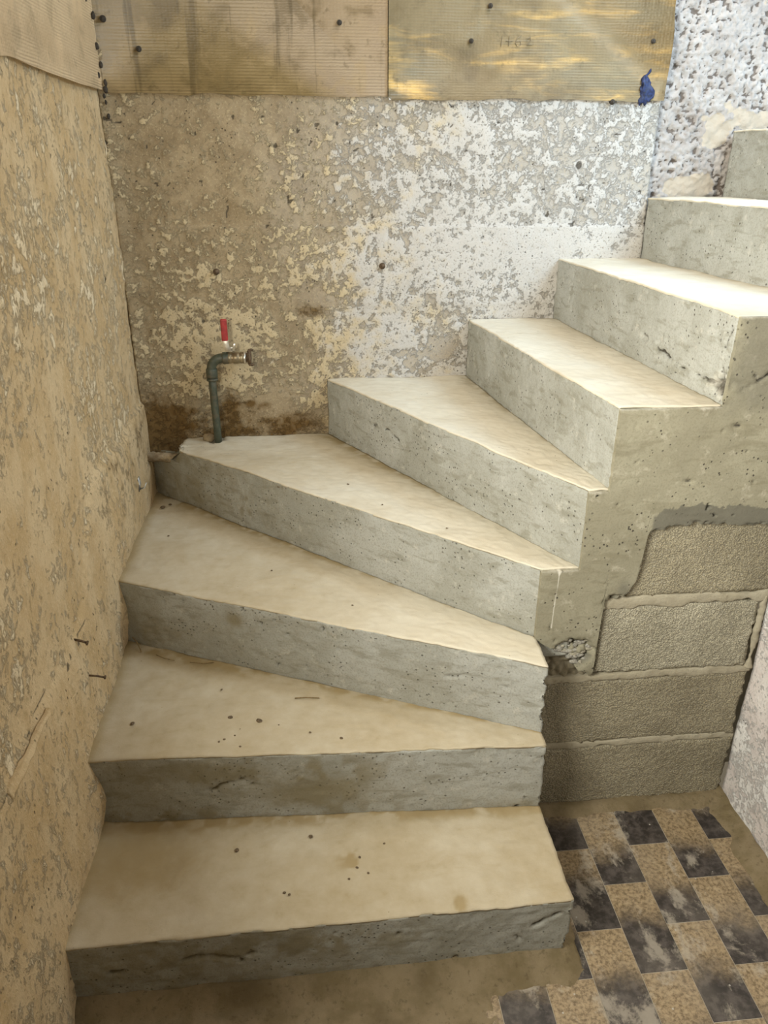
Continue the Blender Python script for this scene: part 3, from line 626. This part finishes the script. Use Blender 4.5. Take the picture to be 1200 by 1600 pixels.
# ------------------------------------------------------------------ block wall under the stairs
V, F = boxv((1.34, YS+.145, .225), (.68, .06, .45)); wu = mk('wall_understair', V, F, M['joint'], None, False)
tag(wu, 'grey hollow-block wall closing the space below the upper flight', kind='structure')
for x0, x1, z0, z1, mt in ((1.003, 1.5335, .006, .190, 'block'), (1.003, 1.531, .204, .389, 'block'), (1.147, 1.519, .409, .588, 'block_pale'), (1.20, 1.62, .612, .80, 'block')):
    yf, ybk = YS + .006, YS + .11
    V, F, uvw = hexa([(x0, yf, z0), (x1, yf, z0), (x1, ybk, z0), (x0, ybk, z0)], [(x0, yf, z1), (x1, yf, z1), (x1, ybk, z1), (x0, ybk, z1)], int((x1-x0)/.004), 6, int((z1-z0)/.004))
    fm = (uvw[:, 1] < 1e-6); c = cells(V, 120, 951); n = fbm(V, 12, 3, 955)
    ed = np.minimum(np.minimum(V[:, 0]-x0, x1-V[:, 0]), np.minimum(V[:, 2]-z0, z1-V[:, 2]))
    V[:, 1] += fm*(.0042*(c-.5) + .0014*n + .006*sm(.008, 0, ed)*sm(-.5, .5, vn(V, 70, 5)+.2))
    V[:, 2] += .003*vn(V, 30, 961)*(np.abs(uvw[:, 2]-.5) > .49); V[:, 0] += .003*vn(V, 40, 971)*(np.abs(uvw[:, 0]-.5) > .495)
    if z0 > .5: V[:, 1] += fm*0
    mk('block', V, F, M[mt], wu)
def joint(x0, x1, zc, tk, proud, seed):
    nx = int((x1-x0)/.004); nz = 10; X = np.linspace(x0, x1, nx+1); q = np.stack([X, 0*X, 0*X], 1)
    lo = zc - tk*(.5 + .3*fbm(q, 25, 4, seed)); hi = zc + tk*(.5 + .25*fbm(q, 18, 3, seed+5))
    U, T = np.meshgrid(np.arange(nx+1), np.linspace(0, 1, nz+1), indexing='ij'); U = U.ravel(); T = T.ravel()
    x = X[U]; z = lo[U] + (hi-lo)[U]*T; P = np.stack([x, 0*x, z], 1)
    y = YS + .008 - proud*np.sin(np.pi*np.clip(T*.9+.08, 0, 1))**.4 + .0015*fbm(P, 40, 3, seed+9)
    V = np.stack([x, y, z], 1); F = grid(nx, nz); e = [k*(nz+1) for k in range(nx+1)]; t_ = [k*(nz+1)+nz for k in range(nx+1)]
    nb = len(V); B = V[e + t_].copy(); B[:, 1] = YS + .05; ne = len(e)
    F = [list(f) for f in F] + [[e[k+1], e[k], nb+k, nb+k+1] for k in range(nx)] + [[t_[k], t_[k+1], nb+ne+k+1, nb+ne+k] for k in range(nx)]
    return mk('mortar_joint', np.concatenate([V, B]), F, M['joint'], wu)
joint(1.15, 1.62, .602, .026, .0035, 1001); joint(1.0, 1.533, .399, .018, .0030, 1011); joint(1.0, 1.534, .198, .016, .0022, 1021)
V, F = tube([(1.529, YS+.009, z) for z in np.linspace(.402, .60, 60)], .009, 14); V = np.array(V); ax = np.stack([np.full(len(V), 1.529), np.full(len(V), YS+.009), V[:, 2]], 1)
V = ax + (V-ax)*(1 + .55*fbm(np.stack([0*V[:, 2], 0*V[:, 2], V[:, 2]], 1), 32, 3, 991, .6) + .25*fbm(V, 90, 3, 993))[:, None]*np.array((.85, .7, 1)); mk('mortar_seam', V, F, M['joint'], wu)
# rough mortar packing below the winder corner
nu, nz = 60, 50; U, T = np.meshgrid(np.linspace(1.001, 1.150, nu+1), np.linspace(.388, .515, nz+1), indexing='ij'); U = U.ravel(); T = T.ravel(); P = np.stack([U, 0*U, T], 1)
cc = cells(P, 60, 981); V = np.stack([U, YS + .016 + .018*(cc-.5) + .006*fbm(P, 25, 3, 985), T], 1); mk('mortar_packing', V, grid(nu, nz), M['pack'], wu)

# ------------------------------------------------------------------ water pipe with ball valve
def sub(name, VF, mat, parent, loc=(0, 0, 0), bev=0, smooth=True, label=None):
    V, F = VF; o = mk(name, np.asarray(V, float) + np.array(loc), F, mat, None, smooth); o.parent = parent
    if bev: bevel(o, bev, 2)
    if label: o['label'] = label
    return o
PX, PY, PZ = .226, 1.074, .668
tap = empty('standpipe_tap', (PX, PY, PZ)); tag(tap, 'green plastic water pipe rising from the stairs with red-handled ball valve', 'tap')
# local frame: base at (0,0,0); elbow at z=.290
zh = .292
sub('pipe', tube([(0, 0, 0), (0, 0, .10), (-.001, 0, .2), (0, 0, .258)], .0115, 20), M['pipe'], tap)
arc = [(0, 0, .245)] + [(.034*(1-math.cos(a)), 0, zh-.034 + .034*math.sin(a)) for a in [math.radians(q) for q in range(0, 91, 10)]] + [(.045, 0, zh)]
el = sub('elbow', tube(arc, .0140, 20), M['pipe'], tap)
sub('elbow_collar', lathe([(0, -.013), (.0165, -.013), (.0170, -.010), (.0170, .010), (.0160, .013), (0, .013)], 24), M['pipe'], el, (0, 0, .248))
sub('elbow_ring', lathe([(.0115, -.003), (.0172, -.003), (.0172, .003), (.0115, .003)], 24), M['pipe'], el, (0, 0, .228))
sub('threaded_adapter', lathe([(0, 0), (.0175, 0), (.0180, .003), (.0180, .016), (.0165, .019), (0, .019)], 8, 'X'), M['pipe'], tap, (.036, 0, zh))
vb = sub('valve_body', lathe([(0, 0), (.0165, 0), (.0165, .011), (.0150, .013), (.0175, .019), (.0180, .027), (.0170, .034), (.0150, .037), (.0165, .039), (.0165, .050), (0, .050)], 24, 'X'), M['brass'], tap, (.050, 0, zh))
sub('stem_boss', lathe([(0, 0), (.0085, 0), (.0085, .012), (.0070, .013), (.0070, .017), (0, .017)], 16), M['brass'], vb, (.062, 0, zh+.012))
sub('valve_ring', lathe([(.010, 0), (.0185, 0), (.0190, .0015), (.0190, .0045), (.0185, .006), (.010, .006)], 24, 'X'), M['chrome'], tap, (.0985, 0, zh))
# claw hose coupling
cp_ = sub('hose_coupling', lathe([(0, 0), (.0130, 0), (.0135, .006), (.0185, .008), (.0190, .013), (.0165, .016), (.011, .016), (.010, .006), (0, .006)], 24, 'X'), M['rust'], tap, (.1040, 0, zh))
for sg in (1, -1):
    sub('coupling_claw', tube([(.113, 0, zh+sg*.014), (.116, .001, zh+sg*.0215), (.1215, .002, zh+sg*.0225), (.127, .003, zh+sg*.0205)], [.0055, .0055, .0045, .0035], 10), M['rust'], cp_)
# lever: folded steel strap bent up from the stem, red sleeve
def strap(pts, wd, th):
    V = []; F = []
    for x, y, z in pts:
        for a, b in ((-1, -1), (1, -1), (1, 1), (-1, 1)): V.append((x + a*wd/2, y + b*th/2, z))
    for i in range(len(pts)-1):
        for k in range(4): F.append((i*4+k, i*4+(k+1) % 4, i*4+4+(k+1) % 4, i*4+4+k))
    F += [(3, 2, 1, 0), tuple(len(pts)*4-4+k for k in range(4))]
    return V, F
lv = sub('lever', strap([(.062, -.004, zh+.018), (.058, -.016, zh+.022), (.053, -.017, zh+.034), (.050, -.0155, zh+.050), (.049, -.014, zh+.075)], .0165, .0028), M['chrome'], tap, bev=.0008)
sub('lever_sleeve', strap([(.0490, -.014, zh+.053), (.0490, -.014, zh+.058), (.0492, -.014, zh+.112), (.0492, -.014, zh+.117)], .0185, .0075), M['red'], lv, bev=.0028, label='red plastic sleeve')
sub('lever_nut', lathe([(0, 0), (.0075, 0), (.0075, .006), (.006, .007), (0, .007)], 6, 'Z'), M['chrome'], lv, (.063, -.003, zh+.027))
sub('lever_stop', strap([(.070, -.006, zh+.022), (.073, -.008, zh+.034), (.075, -.008, zh+.044)], .007, .003), M['chrome'], lv, bev=.0008)

# mortar-caked pipe stub coming out of the left wall into the broken corner
ps = [(-.01, 1.066, .661), (.03, 1.064, .663), (.065, 1.062, .661), (.095, 1.060, .658), (.125, 1.06, .652)]
V, F = tube([Vector(p) for p in [tuple(np.array(ps[0])*(1-t) + np.array(ps[-1])*t) for t in np.linspace(0, 1, 30)]], .014, 20)
V = np.array(V); ctr = np.array((0, 1.063, .659)); n = fbm(V, 45, 4, 1101); r = V - ctr; r[:, 0] = 0; V = V + r*(.28*n[:, None] + .15*vn(V, 120, 3)[:, None])
stub = mk('pipe_stub', V, F, M['stub']); tag(stub, 'mortar-caked horizontal pipe stub between left wall and broken step corner', 'pipe')
V, F = lump(.016, 90); tag(mk('mortar_chunk', V + np.array((.196, 1.092, .706)), F, M['stub']), 'small loose mortar chunk at the foot of the green pipe', 'mortar chunk')

# ------------------------------------------------------------------ small hardware on the walls
br = empty('wall_bracket', (.012, .885, .641)); tag(br, 'small bent zinc bracket sticking out of the left wall above third tread', 'bracket')
sub('plate', strap([(0, 0, -.020), (.004, 0, 0), (.002, 0, .022)], .003, .020), M['steel'], br); sub('plate_slot', strap([(.0, -.012, -.018), (.002, -.013, 0), (.001, -.012, .02)], .004, .006), M['black'], br)
sub('tab', strap([(.002, -.002, -.014), (.016, -.002, -.010), (.022, -.002, .004)], .003, .012), M['steel'], br)
def nail(loc, d, ln, r, label, name='nail'):
    e = empty(name, loc); tag(e, label, 'nail'); dv = Vector(d).normalized(); p0 = Vector((0, 0, 0))
    sub('shank', tube([tuple(p0 - dv*.01), tuple(dv*ln*.5), tuple(dv*ln + Vector((0, 0, -.002)))], r, 8), M['rust'], e)
    sub('head', tube([tuple(dv*ln + Vector((0, 0, -.002))), tuple(dv*(ln+.003) + Vector((0, 0, -.002)))], r*2, 10), M['rust'], e); return e
nail((.014, .213, .468), (1, -.05, -.12), .032, .0022, 'rusty nail sticking out of left wall near the second tread')
nail((.008, .205, .566), (1, -.1, -.25), .018, .0026, 'short bent rusty nail in left wall above the other nail')
for (x, z), lb in (((.261, 1.202), 'rusty bolt end in back wall above the green pipe'), ((.743, 1.213), 'rusty bolt end at the middle of the back wall')):
    e = empty('bolt', (x, YB - .003, z)); tag(e, lb, 'bolt')
    sub('shank', tube([(0, .012, 0), (0, -.012, -.001)], .0050, 12), M['rust'], e); sub('washer', lathe([(0, 0), (.009, 0), (.009, .002), (0, .002)], 18, 'Y'), M['rust'], e, (0, -.004, 0))
def plug(x, y, z, r, label, ax=0, mat='black'):
    e = empty('wall_plug', (x, y, z)); tag(e, label, 'wall plug', 'dark plugs in the coated strip')
    if ax == 0:
        sub('collar', lathe([(r*.62, 0), (r*1.05, .001), (r*.9, -.005), (r*.55, -.004)][::-1], 16, 'Y'), M[mat], e); sub('core', tube([(0, .008, 0), (0, -.002, 0), (.001, -.009, -.004)], [r*.8, r*.7, r*.35], 10), M[mat], e)
    return e
for x, z, r, lb in ((.631, 1.817, .0065, 'dark round plug in brown strip near its pale right end'), (.116, 1.752, .007, 'dark plug with chipped pale rim at lower left of brown strip'), (.036, 1.816, .008, 'dark plug at the left end of the brown strip by the corner'),
                    (.979, 1.781, .006, 'dark plug in golden strip left of its scratched marks'), (1.026, 1.86, .006, 'highest dark plug in the golden strip'), (1.477, 1.787, .006, 'dark plug at right end of golden strip above blue paint'), (1.383, 1.642, .007, 'dark plug on lower edge of golden strip left of blue paint')):
    plug(x, YB - .008, z, r, lb)
# scratched figures on the golden strip
fg = empty('scratched_figures', (1.07, YB-.0098, 1.782)); tag(fg, 'faint scratched pencil figures on the golden strip', 'writing')
def stroke(pts): return tube([(x, 0, z) for x, z in pts], .0007, 6)
for st_ in ([(-.008, .012), (-.010, -.012)], [(.002, 0), (.020, 0)], [(.011, .012), (.010, -.012)], [(.044, .013), (.032, .006), (.028, -.004), (.034, -.012), (.044, -.008), (.042, 0), (.030, -.002)], [(.058, .004), (.068, .010), (.070, .002), (.060, -.008), (.074, -.008)]):
    sub('stroke', stroke(st_), mat_plain('pencil', (.22, .18, .12), .8) if 'pencil' not in bpy.data.materials else bpy.data.materials['pencil'], fg)
# blue paint blob
V, F = lump(.017, 120); V = np.array(V); bp_ = []
bm = bmesh.new(); bmesh.ops.create_icosphere(bm, subdivisions=4, radius=1); V = np.array([v.co[:] for v in bm.verts]); F = [[v.index for v in f.verts] for f in bm.faces]; bm.free()
wd = np.where(V[:, 2] > 0, .016 - .010*V[:, 2], .020); V2 = np.stack([V[:, 0]*wd, V[:, 1]*.006, V[:, 2]*.043 - .004], 1); nn = fbm(V2 + 5, 60, 4, 1201); V2 = V2*(1 + .38*nn)[:, None]; V2[:, 0] += .008*vn(V2 + 3, 55, 8); V2[:, 1] += .004*vn(V2, 110, 9)
tag(mk('paint_blob', V2 + np.array((1.472, YB - .009, 1.682)), F, M['blue']), 'dark blue lump of paint on lower right of golden strip', 'paint')
# dark foam remains in the wall corner
ci = 0
for x, y, z, r in ((.018, 1.07, 1.86, .012), (.016, 1.05, 1.85, .010), (.022, 1.085, 1.82, .010), (.020, 1.09, 1.755, .010), (.022, 1.098, 1.715, .009), (.018, 1.075, 1.69, .008), (.026, 1.10, 1.675, .009), (.024, 1.10, 1.66, .011), (.020, 1.095, 1.645, .007), (.021, 1.10, 1.63, .007), (.022, 1.105, 1.598, .008)):
    V, F = lump(r, 130+ci); ci += 1; mk('foam_remnant', V*np.array((.45, .55, 1.0)) + np.array((x-.004, y+.004, z)), F, M['black'], wall_back)

# ------------------------------------------------------------------ crumbs and straw on the treads
nth = {1: 'lowest', 2: 'second', 3: 'third', 4: 'fourth'}
protos = [lump(1, 200+k) for k in range(4)]
pm = []
for V, F in protos:
    o = mk('crumb', np.array(V)*.005*np.array((1, 1.2, .6)), F, M['crumb']); pm.append(o.data); bpy.data.objects.remove(o)
def crumb(x, y, i, s):
    o = bpy.data.objects.new('debris_crumb', random.choice(pm)); COL.objects.link(o); o.location = (x, y, Zs[i] + .0015*s); o.scale = (s, s, s); o.rotation_euler = (0, 0, random.uniform(0, 6))
    tag(o, 'tiny brown crumb of debris lying on the %s tread from the floor' % nth[i], 'crumb', 'debris crumbs on the %s tread' % nth[i])
for x, y, i, s in ((.31, .195, 2, 1.2), (.376, .178, 2, 1.3), (.092, .197, 2, .9), (.303, .125, 2, .6), (.292, .118, 2, .6), (.339, .10, 2, .5), (.335, .155, 2, .5), (.312, .150, 2, .6), (.325, .135, 2, .6), (.558, .105, 2, .7), (.28, .30, 2, .5), (.42, .16, 2, .5), (.49, .13, 2, .5), (.205, .19, 2, .4),
                   (.483, .003, 1, .9), (.327, -.018, 1, .9), (.585, -.060, 1, .6), (.578, -.085, 1, .6), (.60, -.10, 1, .5), (.43, -.13, 1, .6), (.44, -.135, 1, .5), (.56, -.11, 1, .5), (.64, -.03, 1, .5),
                   (.424, .69, 4, .7), (.61, .69, 4, .8), (.65, .65, 4, .6), (.665, .63, 4, .6), (.69, .55, 4, .5), (.64, .60, 4, .5), (.83, .40, 4, .5), (.10, .78, 3, .6), (.05, .98, 3, 1.4), (.07, 1.0, 3, .9), (.40, .55, 3, .5), (.6, .36, 3, .5)):
    crumb(x, y, i, s)
def straw(pts, i, r, label):
    V, F = tube([(x, y, Zs[i] + r + dz) for x, y, dz in pts], r, 6); tag(mk('straw', V, F, M['twig']), label, 'straw')
straw([(.455, .248, .002), (.48, .2475, .0025), (.512, .2445, .001)], 2, .0014, 'thin straight straw lying alone on the second tread')
straw([(.10, .455, .002), (.125, .435, .003), (.15, .428, .001)], 2, .0010, 'thin bent straw on second tread close to left wall')
straw([(.19, .415, .002), (.225, .405, .003), (.25, .41, .001)], 2, .0010, 'thin straw at back of second tread against the riser')
straw([(.035, .50, .03), (.048, .49, .018), (.06, .47, .002)], 2, .0014, 'short leaning straw in the corner of the second tread')
